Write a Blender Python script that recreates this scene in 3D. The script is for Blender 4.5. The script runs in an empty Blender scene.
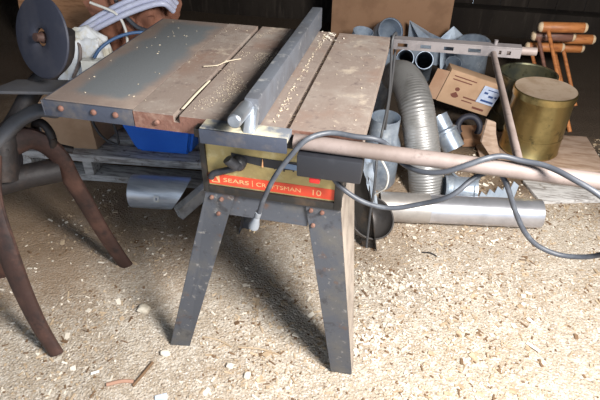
import bpy, bmesh, math, random
from mathutils import Vector, Matrix, noise
random.seed(7)
V = Vector
scene = bpy.context.scene
col = scene.collection

# ------------------------------------------------------------------ camera
cam_d = bpy.data.cameras.new('camera')
cam = bpy.data.objects.new('camera', cam_d)
col.objects.link(cam)
yaw, pitch, roll = (math.radians(a) for a in (12.45, -35.65, 0.84))
fwd = V((-math.sin(yaw)*math.cos(pitch), math.cos(yaw)*math.cos(pitch), math.sin(pitch)))
rgt = V((math.cos(yaw), math.sin(yaw), 0))
upv = rgt.cross(fwd)
r2 = rgt*math.cos(roll) + upv*math.sin(roll)
u2 = -rgt*math.sin(roll) + upv*math.cos(roll)
cm = Matrix((r2, u2, -fwd)).transposed().to_4x4()
cm.translation = V((0.8573, -0.9929, 1.4049))
cam.matrix_world = cm
cam_d.sensor_width = 36
cam_d.lens = 520.8*36/600
cam_d.clip_start = 0.05
scene.camera = cam

# ------------------------------------------------------------------ world, lights, exposure
world = bpy.data.worlds.new('world')
scene.world = world
world.use_nodes = True
bgn = world.node_tree.nodes['Background']
bgn.inputs[0].default_value = (0.72, 0.84, 1.0, 1)
bgn.inputs[1].default_value = 1.25

def area_light(name, loc, target, size, power, color):
    d = bpy.data.lights.new(name, 'AREA')
    d.shape = 'DISK'
    d.size = size
    d.energy = power
    d.color = color
    o = bpy.data.objects.new(name, d)
    col.objects.link(o)
    o.location = loc
    o.rotation_euler = (V(target)-V(loc)).to_track_quat('-Z', 'Y').to_euler()
    return o
area_light('work_light', (1.86, -0.86, 1.92), (0.95, 0.30, 0.0), 0.66, 160, (1.0, 0.975, 0.94))

scene.view_settings.view_transform = 'Standard'
scene.view_settings.look = 'None'
scene.view_settings.gamma = 1
scene.view_settings.use_curve_mapping = False
scene.view_settings.exposure = 0.0

# ------------------------------------------------------------------ materials
def lin(c):
    c = c/255
    return c/12.92 if c <= 0.04045 else ((c+0.055)/1.055)**2.4
def rgb(r, g, b):
    return (lin(r), lin(g), lin(b), 1)

def mat(name, base, rough=0.6, metal=0.0, spots=(), bump=0.0, bscale=60, spec=0.5, wave=None):
    """principled; spots = [(colour, scale, lo, hi, detail)] noise-masked layers."""
    m = bpy.data.materials.new(name)
    m.use_nodes = True
    nt = m.node_tree
    N, L = nt.nodes, nt.links
    p = N['Principled BSDF']
    p.inputs['Base Color'].default_value = base
    p.inputs['Roughness'].default_value = rough
    p.inputs['Metallic'].default_value = metal
    p.inputs['Specular IOR Level'].default_value = spec
    tc = N.new('ShaderNodeTexCoord')
    last = None
    for k, s in enumerate(spots):
        c, sc, lo, hi = s[:4]
        stretch = s[4] if len(s) > 4 else (1, 1, 1)
        mp = N.new('ShaderNodeMapping')
        mp.inputs['Location'].default_value = (3.1*k, 1.7*k, 0.3*k)
        mp.inputs['Scale'].default_value = stretch
        L.new(tc.outputs['Object'], mp.inputs['Vector'])
        n = N.new('ShaderNodeTexNoise')
        n.inputs['Scale'].default_value = sc
        n.inputs['Detail'].default_value = 6
        n.inputs['Roughness'].default_value = 0.62
        L.new(mp.outputs[0], n.inputs['Vector'])
        r = N.new('ShaderNodeMapRange')
        r.inputs['From Min'].default_value = lo
        r.inputs['From Max'].default_value = hi
        L.new(n.outputs['Fac'], r.inputs['Value'])
        mx = N.new('ShaderNodeMix')
        mx.data_type = 'RGBA'
        L.new(r.outputs[0], mx.inputs['Factor'])
        if last is None:
            mx.inputs['A'].default_value = base
        else:
            L.new(last, mx.inputs['A'])
        mx.inputs['B'].default_value = c
        last = mx.outputs['Result']
    if last is not None:
        L.new(last, p.inputs['Base Color'])
    if bump:
        n = N.new('ShaderNodeTexNoise')
        n.inputs['Scale'].default_value = bscale
        n.inputs['Detail'].default_value = 5
        L.new(tc.outputs['Object'], n.inputs['Vector'])
        b = N.new('ShaderNodeBump')
        b.inputs['Strength'].default_value = bump
        b.inputs['Distance'].default_value = 0.01
        L.new(n.outputs['Fac'], b.inputs['Height'])
        L.new(b.outputs[0], p.inputs['Normal'])
    return m

M = {}
M['dirt'] = mat('dirt', rgb(184, 170, 152), 0.95, 0, [
    (rgb(172, 155, 135), 4, 0.42, 0.66), (rgb(208, 197, 182), 28, 0.46, 0.66),
    (rgb(136, 118, 101), 110, 0.54, 0.66), (rgb(234, 228, 220), 160, 0.55, 0.66)], 1.0, 130, 0.15)
def tint_floor_shade(m):
    """shade painted into the dirt colour, darker towards the back of the barn."""
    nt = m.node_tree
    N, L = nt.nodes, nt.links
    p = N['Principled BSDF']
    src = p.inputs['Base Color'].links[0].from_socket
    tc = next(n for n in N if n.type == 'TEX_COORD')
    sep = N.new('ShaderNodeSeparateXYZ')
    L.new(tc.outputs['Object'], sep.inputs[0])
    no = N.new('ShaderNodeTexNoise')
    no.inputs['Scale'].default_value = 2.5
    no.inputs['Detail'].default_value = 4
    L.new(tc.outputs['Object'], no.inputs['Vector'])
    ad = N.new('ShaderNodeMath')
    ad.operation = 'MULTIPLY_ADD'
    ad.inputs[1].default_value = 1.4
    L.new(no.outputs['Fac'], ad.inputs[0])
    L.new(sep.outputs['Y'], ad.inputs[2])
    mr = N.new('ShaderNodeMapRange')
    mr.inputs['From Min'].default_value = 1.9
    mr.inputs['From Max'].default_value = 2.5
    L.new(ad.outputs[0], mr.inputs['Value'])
    # browner dirt colour towards the left and the back
    xm = N.new('ShaderNodeMath')
    xm.operation = 'MULTIPLY_ADD'
    xm.inputs[1].default_value = -0.55
    L.new(sep.outputs['X'], xm.inputs[0])
    L.new(ad.outputs[0], xm.inputs[2])
    m2 = N.new('ShaderNodeMapRange')
    m2.inputs['From Min'].default_value = 0.72
    m2.inputs['From Max'].default_value = 1.45
    m2.inputs['To Max'].default_value = 0.85
    L.new(xm.outputs[0], m2.inputs['Value'])
    br = N.new('ShaderNodeMix')
    br.data_type = 'RGBA'
    L.new(m2.outputs[0], br.inputs['Factor'])
    L.new(src, br.inputs['A'])
    br.inputs['B'].default_value = rgb(138, 114, 90)
    src = br.outputs['Result']
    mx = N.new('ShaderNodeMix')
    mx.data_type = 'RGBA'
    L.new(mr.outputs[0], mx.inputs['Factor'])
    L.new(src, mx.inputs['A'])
    mx.inputs['B'].default_value = rgb(76, 65, 55)  # dark tone standing in for the shade around and behind the clutter
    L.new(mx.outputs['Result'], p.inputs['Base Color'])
tint_floor_shade(M['dirt'])
M['chip_tan'] = mat('chip_tan', rgb(190, 170, 144), 0.9, 0, [(rgb(164, 142, 116), 30, .4, .6)], spec=0.2)
M['chip_pale'] = mat('chip_pale', rgb(226, 216, 200), 0.9, 0, spec=0.2)
M['chip_dark'] = mat('chip_dark', rgb(118, 94, 72), 0.9, 0, spec=0.2)
M['rust_top'] = mat('rust_top', rgb(136, 122, 113), 0.62, 0.1, [
    (rgb(134, 110, 97), 5, 0.50, 0.70), (rgb(152, 141, 132), 9, 0.48, 0.68),
    (rgb(106, 92, 88), 26, 0.57, 0.72), (rgb(176, 162, 146), 14, 0.60, 0.70), (rgb(178, 166, 154), 60, 0.60, 0.75)], 0.12, 180)
M['grey_top'] = mat('grey_top', rgb(126, 112, 104), 0.55, 0.1, [
    (rgb(140, 126, 116), 9, 0.5, 0.66), (rgb(152, 142, 134), 30, 0.62, 0.74)], 0.08, 160)
def stain(m, c, x0, x1, y0, y1, soft):
    """a worn grey patch with fuzzy edges inside a rectangle (object coordinates)."""
    nt = m.node_tree
    N, L = nt.nodes, nt.links
    p = N['Principled BSDF']
    src = p.inputs['Base Color'].links[0].from_socket
    tc = next(n for n in N if n.type == 'TEX_COORD')
    no = N.new('ShaderNodeTexNoise')
    no.inputs['Scale'].default_value = 9
    no.inputs['Detail'].default_value = 5
    L.new(tc.outputs['Object'], no.inputs['Vector'])
    vm = N.new('ShaderNodeVectorMath')
    vm.operation = 'MULTIPLY_ADD'
    vm.inputs[1].default_value = (0.09, 0.09, 0)
    L.new(no.outputs['Color'], vm.inputs[0])
    L.new(tc.outputs['Object'], vm.inputs[2])
    sep = N.new('ShaderNodeSeparateXYZ')
    L.new(vm.outputs[0], sep.inputs[0])
    f = None
    for ax, lo, hi in (('X', x0, x1), ('Y', y0, y1)):
        for e, d in ((lo, 1), (hi, -1)):
            r = N.new('ShaderNodeMapRange')
            r.interpolation_type = 'SMOOTHSTEP'
            r.inputs['From Min'].default_value = e+0.045
            r.inputs['From Max'].default_value = e+0.045+soft*d
            L.new(sep.outputs[ax], r.inputs['Value'])
            if f is None:
                f = r.outputs[0]
            else:
                mu = N.new('ShaderNodeMath')
                mu.operation = 'MULTIPLY'
                L.new(f, mu.inputs[0])
                L.new(r.outputs[0], mu.inputs[1])
                f = mu.outputs[0]
    mx = N.new('ShaderNodeMix')
    mx.data_type = 'RGBA'
    L.new(f, mx.inputs['Factor'])
    L.new(src, mx.inputs['A'])
    mx.inputs['B'].default_value = c
    L.new(mx.outputs['Result'], p.inputs['Base Color'])
stain(M['grey_top'], rgb(104, 107, 109), -0.505, -0.285, -0.30, 0.335, 0.045)
M['blue_edge'] = mat('blue_edge', rgb(64, 69, 82), 0.6, 0.2, [(rgb(92, 88, 88), 14, .52, .68)], 0.1, 90)
M['rust_edge'] = mat('rust_edge', rgb(112, 78, 66), 0.75, 0.1, [(rgb(140, 112, 98), 22, .5, .66)], 0.2, 90)
M['steel_paint'] = mat('steel_paint', rgb(77, 80, 87), 0.62, 0.15, [
    (rgb(92, 90, 88), 9, 0.48, 0.64), (rgb(96, 74, 62), 14, 0.60, 0.70), (rgb(56, 56, 60), 22, 0.56, 0.68), (rgb(128, 126, 124), 45, 0.61, 0.70)], 0.08, 90)
M['steel_pale'] = mat('steel_pale', rgb(168, 156, 144), 0.8, 0, [(rgb(140, 128, 118), 14, .46, .66)], 0.08, 90)
M['dark_steel'] = mat('dark_steel', rgb(46, 44, 42), 0.6, 0.3, [(rgb(80, 66, 54), 14, .52, .7)], 0.1, 70)
M['black_plastic'] = mat('black_plastic', rgb(34, 35, 40), 0.5, 0, [(rgb(62, 62, 66), 12, .5, .75)])
M['panel_gold'] = mat('panel_gold', rgb(178, 158, 104), 0.45, 0.15, [
    (rgb(150, 132, 88), 12, .48, .66), (rgb(196, 182, 138), 25, .55, .7)])
M['panel_red'] = mat('panel_red', rgb(214, 74, 48), 0.5, 0, [(rgb(196, 92, 66), 30, .55, .7)])
M['panel_cream'] = mat('panel_cream', rgb(226, 170, 120), 0.5)
M['panel_blue'] = mat('panel_blue', rgb(120, 142, 170), 0.5)
M['switch_red'] = mat('switch_red', rgb(176, 36, 34), 0.4)
M['fence_grey'] = mat('fence_grey', rgb(108, 112, 120), 0.5, 0.35, [
    (rgb(100, 102, 108), 10, .48, .64), (rgb(160, 160, 160), 36, .58, .72)], 0.06, 120)
M['head_worn'] = mat('head_worn', rgb(120, 124, 132), 0.55, 0.2, [
    (rgb(206, 196, 168), 9, .44, .56), (rgb(92, 98, 110), 20, .58, .7)], 0.06, 120)
M['alu'] = mat('alu', rgb(178, 184, 192), 0.36, 0.85, [(rgb(140, 146, 154), 16, .5, .7)])
M['rail_beige'] = mat('rail_beige', rgb(124, 111, 106), 0.6, 0.05, [
    (rgb(110, 97, 91), 10, .46, .64), (rgb(98, 86, 80), 40, .58, .7)], 0.05, 100)
M['rail_grey'] = mat('rail_grey', rgb(124, 118, 118), 0.5, 0.3, [(rgb(96, 92, 94), 12, .5, .68)])
M['cord_grey'] = mat('cord_grey', rgb(62, 65, 72), 0.5, 0, [(rgb(84, 88, 94), 30, .5, .7)])
M['plug_grey'] = mat('plug_grey', rgb(126, 130, 136), 0.5, 0, [(rgb(120, 124, 130), 30, .5, .7)])
M['cord_black'] = mat('cord_black', rgb(64, 64, 66), 0.5)
M['cord_white'] = mat('cord_white', rgb(206, 204, 198), 0.5)
M['brass_pin'] = mat('brass_pin', rgb(190, 176, 150), 0.35, 0.8)
M['galv'] = mat('galvanised', rgb(176, 188, 202), 0.36, 0.6, [
    (rgb(150, 162, 178), 14, .45, .6), (rgb(200, 208, 216), 30, .52, .68)])
M['galv_dull'] = mat('galvanised_dull', rgb(176, 188, 202), 0.5, 0.3, [
    (rgb(148, 162, 180), 10, .45, .6)])
M['bright_duct'] = mat('bright_duct', rgb(204, 204, 210), 0.30, 0.75, [(rgb(184, 184, 190), 9, .45, .65)])
M['dusty_duct'] = mat('dusty_duct', rgb(174, 168, 162), 0.45, 0.5, [(rgb(152, 146, 142), 9, .45, .65)])
M['flex'] = mat('flex_foil', rgb(164, 162, 160), 0.42, 0.5, [(rgb(140, 138, 134), 12, .48, .66)])
M['inside_shade'] = mat('inside_shade', rgb(54, 56, 60), 0.6, 0.4)
M['bowl_grey'] = mat('bowl_grey', rgb(96, 92, 90), 0.38, 0.6, [(rgb(70, 66, 64), 10, .5, .7)])
M['cardboard'] = mat('cardboard', rgb(170, 138, 114), 0.85, 0, [(rgb(158, 124, 100), 6, .45, .6)], 0.05, 200, 0.2)
M['cardboard_dull'] = mat('cardboard_dull', rgb(150, 116, 90), 0.88, 0, [(rgb(136, 104, 80), 5, .45, .6)], 0.05, 200, 0.2)
M['cardboard_light'] = mat('cardboard_light', rgb(182, 150, 122), 0.85, 0, [(rgb(170, 138, 110), 6, .45, .6)], 0.05, 200, 0.2)
M['ink_brown'] = mat('ink_brown', rgb(110, 66, 54), 0.85)
M['ink_pale'] = mat('ink_pale', rgb(178, 150, 128), 0.85)
M['ink_blue'] = mat('ink_blue', rgb(48, 76, 128), 0.7)
M['paper_blue'] = mat('paper_blue', rgb(196, 206, 226), 0.7, 0, [(rgb(178, 190, 214), 20, .45, .6)])
M['paper_white'] = mat('paper_white', rgb(226, 228, 230), 0.7, 0, [(rgb(212, 206, 190), 8, .5, .6)])
M['blue_bin'] = mat('blue_bin', rgb(40, 104, 214), 0.42, 0, [(rgb(50, 116, 224), 5, .45, .65)])
M['pallet'] = mat('pallet_wood', rgb(196, 193, 190), 0.85, 0, [
    (rgb(140, 134, 130), 10, .45, .62, (1, 6, 6)), (rgb(110, 96, 84), 30, .60, .72)], 0.15, 60, 0.2)
M['old_wood'] = mat('old_wood', rgb(48, 42, 37), 0.9, 0, [
    (rgb(35, 30, 27), 3, .42, .6, (1, 1, .25)), (rgb(64, 57, 51), 9, .56, .72, (2, 1, .3))], 0.3, 30, 0.2)
M['board_wood'] = mat('board_wood', rgb(176, 152, 134), 0.8, 0, [
    (rgb(150, 124, 104), 9, .45, .62, (1, 5, 5))], 0.1, 60, 0.2)
M['plank_brown'] = mat('plank_brown', rgb(172, 128, 94), 0.8, 0, [(rgb(146, 106, 76), 9, .45, .62, (1, 5, 5))], 0.1, 60, 0.2)
M['mallet_wood'] = mat('mallet_wood', rgb(190, 122, 70), 0.5, 0, [(rgb(160, 96, 54), 12, .45, .62, (1, 4, 4))])
M['mallet_dark'] = mat('mallet_dark', rgb(132, 92, 76), 0.5, 0, [(rgb(108, 74, 62), 12, .45, .62, (1, 4, 4))])
M['mallet_end'] = mat('mallet_end', rgb(216, 190, 156), 0.6)
M['brass'] = mat('brass_tin', rgb(196, 174, 118), 0.32, 0.95, [
    (rgb(168, 148, 98), 7, .46, .62), (rgb(130, 120, 84), 18, .58, .70)], 0.04, 60)
M['olive_tin'] = mat('olive_tin', rgb(142, 138, 110), 0.36, 0.8, [
    (rgb(112, 116, 104), 8, .45, .6), (rgb(70, 66, 50), 16, .56, .7)], 0.04, 60)
M['lid_dusty'] = mat('lid_dusty', rgb(190, 168, 146), 0.6, 0.15, [(rgb(172, 148, 124), 12, .48, .62)])
M['wheel_navy'] = mat('wheel_navy', rgb(40, 42, 54), 0.62, 0.1, [(rgb(54, 54, 62), 9, .48, .66)], 0.08, 60)
M['cast_dark'] = mat('cast_iron_dark', rgb(40, 36, 36), 0.6, 0.3, [(rgb(66, 54, 48), 9, .5, .68)], 0.2, 50)
M['cast_grey'] = mat('cast_iron_grey', rgb(78, 78, 82), 0.6, 0.3, [(rgb(84, 82, 82), 9, .45, .62)], 0.15, 60)
M['cast_rust'] = mat('cast_iron_rust', rgb(64, 44, 38), 0.68, 0.2, [
    (rgb(92, 64, 54), 8, .48, .64), (rgb(44, 34, 32), 14, .52, .68)], 0.25, 50)
M['bag_brown'] = mat('bag_brown', rgb(138, 92, 72), 0.8, 0, [(rgb(108, 70, 54), 9, .45, .62)], 0.2, 40)
M['hose_lilac'] = mat('hose_lilac', rgb(188, 192, 214), 0.4, 0, [(rgb(206, 210, 228), 6, .45, .62)])
M['cable_blue'] = mat('cable_blue', rgb(70, 100, 140), 0.5)
M['foam'] = mat('foam_white', rgb(232, 230, 220), 0.8)
M['polished'] = mat('polished_steel', rgb(218, 222, 228), 0.30, 0.4, [(rgb(180, 186, 196), 4, .45, .65, (1, 8, 8))])
M['chute'] = mat('chute_metal', rgb(206, 202, 198), 0.5, 0.1, [(rgb(140, 134, 128), 12, .45, .62)])
M['stone'] = mat('stone', rgb(212, 202, 184), 0.9, 0, [(rgb(190, 178, 158), 20, .45, .6)])
M['twig'] = mat('twig', rgb(170, 132, 112), 0.9)
M['sawdust'] = mat('sawdust', rgb(196, 182, 160), 0.95, 0, spec=0.1)
M['red_scrap'] = mat('red_scrap', rgb(206, 96, 84), 0.8)

# ------------------------------------------------------------------ mesh helpers
class B:
    def __init__(s):
        s.bm = bmesh.new()
    def face(s, pts, mi=0):
        f = s.bm.faces.new([s.bm.verts.new(p) for p in pts])
        f.material_index = mi
        return s
    def box(s, x0, x1, y0, y1, z0, z1, bev=0.0):
        return s.obox(V((x0, y0, z0)), V((x1-x0, 0, 0)), V((0, y1-y0, 0)), V((0, 0, z1-z0)), bev)
    def obox(s, o, a, b, c, bev=0.0):
        o, a, b, c = V(o), V(a), V(b), V(c)
        if a.cross(b).dot(c) < 0:
            a, b = b, a
        t = bmesh.new()
        vs = [t.verts.new(o + i*a + j*b + k*c) for i in (0, 1) for j in (0, 1) for k in (0, 1)]
        for q in ((0, 1, 3, 2), (4, 6, 7, 5), (0, 4, 5, 1), (2, 3, 7, 6), (0, 2, 6, 4), (1, 5, 7, 3)):
            t.faces.new([vs[i] for i in q])
        if bev:
            bmesh.ops.bevel(t, geom=t.edges[:], offset=bev, segments=2, affect='EDGES', profile=0.6)
        return s.merge(t)
    def merge(s, t):
        me = bpy.data.meshes.new('tmp')
        t.to_mesh(me)
        t.free()
        s.bm.from_mesh(me)
        bpy.data.meshes.remove(me)
        return s
    def prism(s, poly, vec, bev=0.0):
        vec = V(vec)
        t = bmesh.new()
        a = [t.verts.new(V(p)) for p in poly]
        b = [t.verts.new(V(p)+vec) for p in poly]
        n = len(a)
        t.faces.new(a)
        t.faces.new(b[::-1])
        for i in range(n):
            j = (i+1) % n
            t.faces.new((a[j], a[i], b[i], b[j]))
        bmesh.ops.recalc_face_normals(t, faces=t.faces[:])
        if bev:
            bmesh.ops.bevel(t, geom=t.edges[:], offset=bev, segments=2, affect='EDGES')
        return s.merge(t)
    def tube(s, pts, r, n=14, cap=True, flat=None, upref=None):
        """sweep a circle (or ellipse: flat = ratio list along upref) along pts."""
        pts = [V(p) for p in pts]
        m = len(pts)
        rs = r if isinstance(r, (list, tuple)) else [r]*m
        T = []
        for i in range(m):
            d = pts[min(i+1, m-1)]-pts[max(i-1, 0)]
            T.append(d.normalized())
        ref = V(upref) if upref else (V((0, 0, 1)) if abs(T[0].z) < 0.9 else V((1, 0, 0)))
        nrm = (ref-T[0]*ref.dot(T[0])).normalized()
        rings = []
        for i in range(m):
            if upref:
                nrm = (ref-T[i]*ref.dot(T[i])).normalized()
            else:
                nrm = (nrm-T[i]*nrm.dot(T[i])).normalized()
            bn = T[i].cross(nrm)
            fl = 1.0 if flat is None else (flat[i] if isinstance(flat, (list, tuple)) else flat)
            rings.append([s.bm.verts.new(pts[i]+rs[i]*(math.cos(2*math.pi*k/n)*nrm*fl+math.sin(2*math.pi*k/n)*bn)) for k in range(n)])
        for i in range(m-1):
            for k in range(n):
                j = (k+1) % n
                s.bm.faces.new((rings[i][k], rings[i][j], rings[i+1][j], rings[i+1][k]))
        if cap:
            s.bm.faces.new(rings[0][::-1])
            s.bm.faces.new(rings[-1])
        return s
    def cyl(s, a, b, r, n=24, r2=None):
        return s.tube([a, b], [r, r if r2 is None else r2], n)
    def pipe(s, pts, r, th=0.003, n=28):
        """hollow duct open at both ends."""
        pts = [V(p) for p in pts]
        rs = r if isinstance(r, (list, tuple)) else [r]*len(pts)
        back = pts[::-1]
        # outer wall then inner wall as one closed sweep
        T = []
        m = len(pts)
        for i in range(m):
            T.append((pts[min(i+1, m-1)]-pts[max(i-1, 0)]).normalized())
        ref = V((0, 0, 1)) if abs(T[0].z) < 0.9 else V((1, 0, 0))
        nrm = (ref-T[0]*ref.dot(T[0])).normalized()
        out, inn = [], []
        for i in range(m):
            nrm = (nrm-T[i]*nrm.dot(T[i])).normalized()
            bn = T[i].cross(nrm)
            for L, rr in ((out, rs[i]), (inn, rs[i]-th)):
                L.append([s.bm.verts.new(pts[i]+rr*(math.cos(2*math.pi*k/n)*nrm+math.sin(2*math.pi*k/n)*bn)) for k in range(n)])
        for i in range(m-1):
            for k in range(n):
                j = (k+1) % n
                s.bm.faces.new((out[i][k], out[i][j], out[i+1][j], out[i+1][k]))
                s.bm.faces.new((inn[i][j], inn[i][k], inn[i+1][k], inn[i+1][j]))
        for k in range(n):
            j = (k+1) % n
            s.bm.faces.new((out[0][j], out[0][k], inn[0][k], inn[0][j]))
            s.bm.faces.new((out[-1][k], out[-1][j], inn[-1][j], inn[-1][k]))
        return s
    def lathe(s, prof, o, axis=(0, 0, 1), n=40):
        o, ax = V(o), V(axis).normalized()
        e1 = ax.orthogonal().normalized()
        e2 = ax.cross(e1)
        rings = []
        for r, z in prof:
            if r < 1e-6:
                rings.append([s.bm.verts.new(o+ax*z)])
            else:
                rings.append([s.bm.verts.new(o+ax*z+r*(math.cos(2*math.pi*k/n)*e1+math.sin(2*math.pi*k/n)*e2)) for k in range(n)])
        for a, b in zip(rings, rings[1:]):
            for k in range(n):
                j = (k+1) % n
                if len(a) == 1 and len(b) == 1:
                    continue
                if len(a) == 1:
                    s.bm.faces.new((a[0], b[j], b[k]))
                elif len(b) == 1:
                    s.bm.faces.new((a[k], a[j], b[0]))
                else:
                    s.bm.faces.new((a[k], a[j], b[j], b[k]))
        return s

def spline(pts, k=6):
    """Catmull-Rom through pts."""
    P = [V(p) for p in pts]
    P = [2*P[0]-P[1]] + P + [2*P[-1]-P[-2]]
    out = []
    for i in range(1, len(P)-2):
        for j in range(k):
            t = j/k
            a, b, c, d = P[i-1:i+3]
            out.append(0.5*((2*b)+(c-a)*t+(2*a-5*b+4*c-d)*t*t+(3*b-a-3*c+d)*t**3))
    out.append(P[-2])
    return out

def wpos(o):
    p = V((0, 0, 0))
    while o:
        p = p+o.location
        o = o.parent
    return p

def obj(name, b, m, parent=None, loc=None, smooth=40):
    """one mesh object; geometry is given in world coordinates."""
    bm = b.bm if isinstance(b, B) else b
    bmesh.ops.recalc_face_normals(bm, faces=bm.faces[:])
    me = bpy.data.meshes.new(name)
    bm.to_mesh(me)
    bm.free()
    for mm in (m if isinstance(m, (list, tuple)) else [m]):
        me.materials.append(M[mm])
    if parent is not None:
        off = wpos(parent)
    elif loc is not None:
        off = V(loc)
    else:
        xs = [v.co.x for v in me.vertices]
        ys = [v.co.y for v in me.vertices]
        zs = [v.co.z for v in me.vertices]
        off = V(((min(xs)+max(xs))/2, (min(ys)+max(ys))/2, min(zs)))
    me.transform(Matrix.Translation(-off))
    if smooth:
        for p in me.polygons:
            p.use_smooth = True
        me.set_sharp_from_angle(angle=math.radians(smooth))
    o = bpy.data.objects.new(name, me)
    col.objects.link(o)
    if parent is not None:
        o.parent = parent
    else:
        o.location = off
    return o

def tag(o, label=None, cat=None, group=None, kind=None):
    if label: o['label'] = label
    if cat: o['category'] = cat
    if group: o['group'] = group
    if kind: o['kind'] = kind
    return o

def thing(name, label, cat, loc, group=None):
    o = bpy.data.objects.new(name, None)
    o.empty_display_size = 0.05
    col.objects.link(o)
    o.location = loc
    return tag(o, label, cat, group)

def text_obj(name, body, m, parent, origin, u, v, height, width=None, depth=0.0006):
    """lettering: u = reading direction, v = up direction, origin = lower-left corner."""
    cu = bpy.data.curves.new(name, 'FONT')
    cu.body = body
    cu.size = 1
    cu.extrude = 0.0
    t = bpy.data.objects.new('tmp_text', cu)
    col.objects.link(t)
    dg = bpy.context.evaluated_depsgraph_get()
    dg.update()
    me = bpy.data.meshes.new_from_object(t.evaluated_get(dg))
    bpy.data.objects.remove(t)
    bpy.data.curves.remove(cu)
    xs = [q.co.x for q in me.vertices]
    ys = [q.co.y for q in me.vertices]
    sx = height/(max(ys)-min(ys))
    sw = sx if width is None else width/(max(xs)-min(xs))
    u, v = V(u).normalized(), V(v).normalized()
    n = u.cross(v)
    x0, y0 = min(xs), min(ys)
    bm = bmesh.new()
    bm.from_mesh(me)
    bpy.data.meshes.remove(me)
    for q in bm.verts:
        q.co = V(origin)+u*((q.co.x-x0)*sw)+v*((q.co.y-y0)*sx)
    r = bmesh.ops.extrude_face_region(bm, geom=bm.faces[:])
    for e in r['geom']:
        if isinstance(e, bmesh.types.BMVert):
            e.co += n*depth
    return obj(name, bm, m, parent, smooth=0)

def blob(center, rad, amp, freq, seed, sub=4, flat_z=None):
    bm = bmesh.new()
    bmesh.ops.create_icosphere(bm, subdivisions=sub, radius=1)
    for q in bm.verts:
        d = q.co.normalized()
        # boxier than a ball
        k = 1/max(abs(d.x), abs(d.y), abs(d.z))
        d = d*(0.55+0.45*k)
        nn = noise.fractal(d*freq+V((seed, seed*2.1, 0)), 0.9, 2.1, 4)
        rg = abs(noise.noise(d*freq*1.6+V((0, seed, 4))))
        d = d*(1+amp*nn-amp*0.8*rg)
        q.co = V(center)+V((d.x*rad[0], d.y*rad[1], d.z*rad[2]))
        if flat_z is not None and q.co.z < flat_z:
            q.co.z = flat_z
    return bm

# ------------------------------------------------------------------ floor
def fz(x, y):
    return 0.010*noise.noise(V((x*2.1, y*2.1, 0)))+0.006*noise.noise(V((x*7, y*7, 3)))+0.003*noise.noise(V((x*22, y*22, 7)))-0.009

bm = bmesh.new()
xs = [-4.0+0.25*i for i in range(9)]+[-1.75+0.03*i for i in range(1, 144)]+[2.6+0.2*i for i in range(8)]
xs = sorted(set(round(x, 4) for x in xs))
ys = [-2.6+0.2*i for i in range(10)]+[-0.62+0.03*i for i in range(112)]+[2.8+0.2*i for i in range(6)]
ys = sorted(set(round(y, 4) for y in ys))
grid = [[bm.verts.new((x, y, fz(x, y))) for x in xs] for y in ys]
for a, b in zip(grid, grid[1:]):
    for i in range(len(xs)-1):
        bm.faces.new((a[i], a[i+1], b[i+1], b[i]))
X0, X1, Y0, Y1, ZC = xs[0], xs[-1], ys[0], ys[-1], 3.0
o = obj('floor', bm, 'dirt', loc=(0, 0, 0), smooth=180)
tag(o, kind='structure', label='dirt floor strewn with wood chips')

# ------------------------------------------------------------------ barn shell; unseen side walls and ceiling put in to keep sky light out
def planks(name, axis, c, a0, a1, z0, z1, outward, w=0.22):
    b = B()
    a = a0
    k = 0
    while a < a1-1e-4:
        e = min(a+w, a1)
        t = 0.03+0.008*((k*7) % 3)
        lo, hi = (c, c+t*outward) if outward > 0 else (c+t*outward, c)
        if axis == 'x':
            b.box(a+0.003, e-0.001, lo, hi, z0, z1)
        else:
            b.box(lo, hi, a+0.003, e-0.001, z0, z1)
        a, k = e, k+1
    b2 = obj(name, b, 'old_wood', smooth=0)
    tag(b2, kind='structure')
    return b2
planks('wall_back', 'x', Y1, X0, X1, -0.05, ZC, 1)
planks('unseen_wall_left', 'y', X0, Y0, Y1, -0.05, ZC, -1)
planks('unseen_wall_right', 'y', X1, Y0, Y1, -0.05, ZC, 1)
b = B()
b.box(X0, X1, Y0, Y1, ZC, ZC+0.06)
tag(obj('ceiling', b, 'old_wood', smooth=0), kind='structure')
b = B()
b.box(X0+0.01, X1-0.01, Y1-0.16, Y1-0.002, -0.02, 0.20, 0.01)
tag(obj('trim_1', b, 'old_wood'), kind='structure')

# ------------------------------------------------------------------ table saw
H = 0.864
saw = thing('table_saw', 'rusty old table saw with grey splayed sheet metal legs and yellow front panel', 'table saw', (0.52, 0.33, 0))
# main table top with two mitre slots
b = B()
prof = [(0.236, H-0.042), (0.236, H), (0.337, H), (0.337, H-0.018), (0.353, H-0.018), (0.353, H),
        (0.598, H), (0.598, H-0.014), (0.612, H-0.014), (0.612, H), (0.775, H), (0.775, H-0.042)]
b.prism([(x, 0, z) for x, z in prof], (0, 0.676, 0))
top = obj('table_top', b, 'rust_top', saw, smooth=0)
# front edge strip of the top, bare rusty iron
b = B()
for x0, x1 in ((0.237, 0.337), (0.353, 0.598), (0.612, 0.774)):
    b.box(x0, x1, -0.0025, -0.0002, H-0.0184, H-0.002)
b.box(0.237, 0.774, -0.0025, -0.0002, H-0.042, H-0.0185)
tag(obj('table_edge', b, 'rust_edge', top, smooth=0), 'brown rusty front edge')
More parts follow.
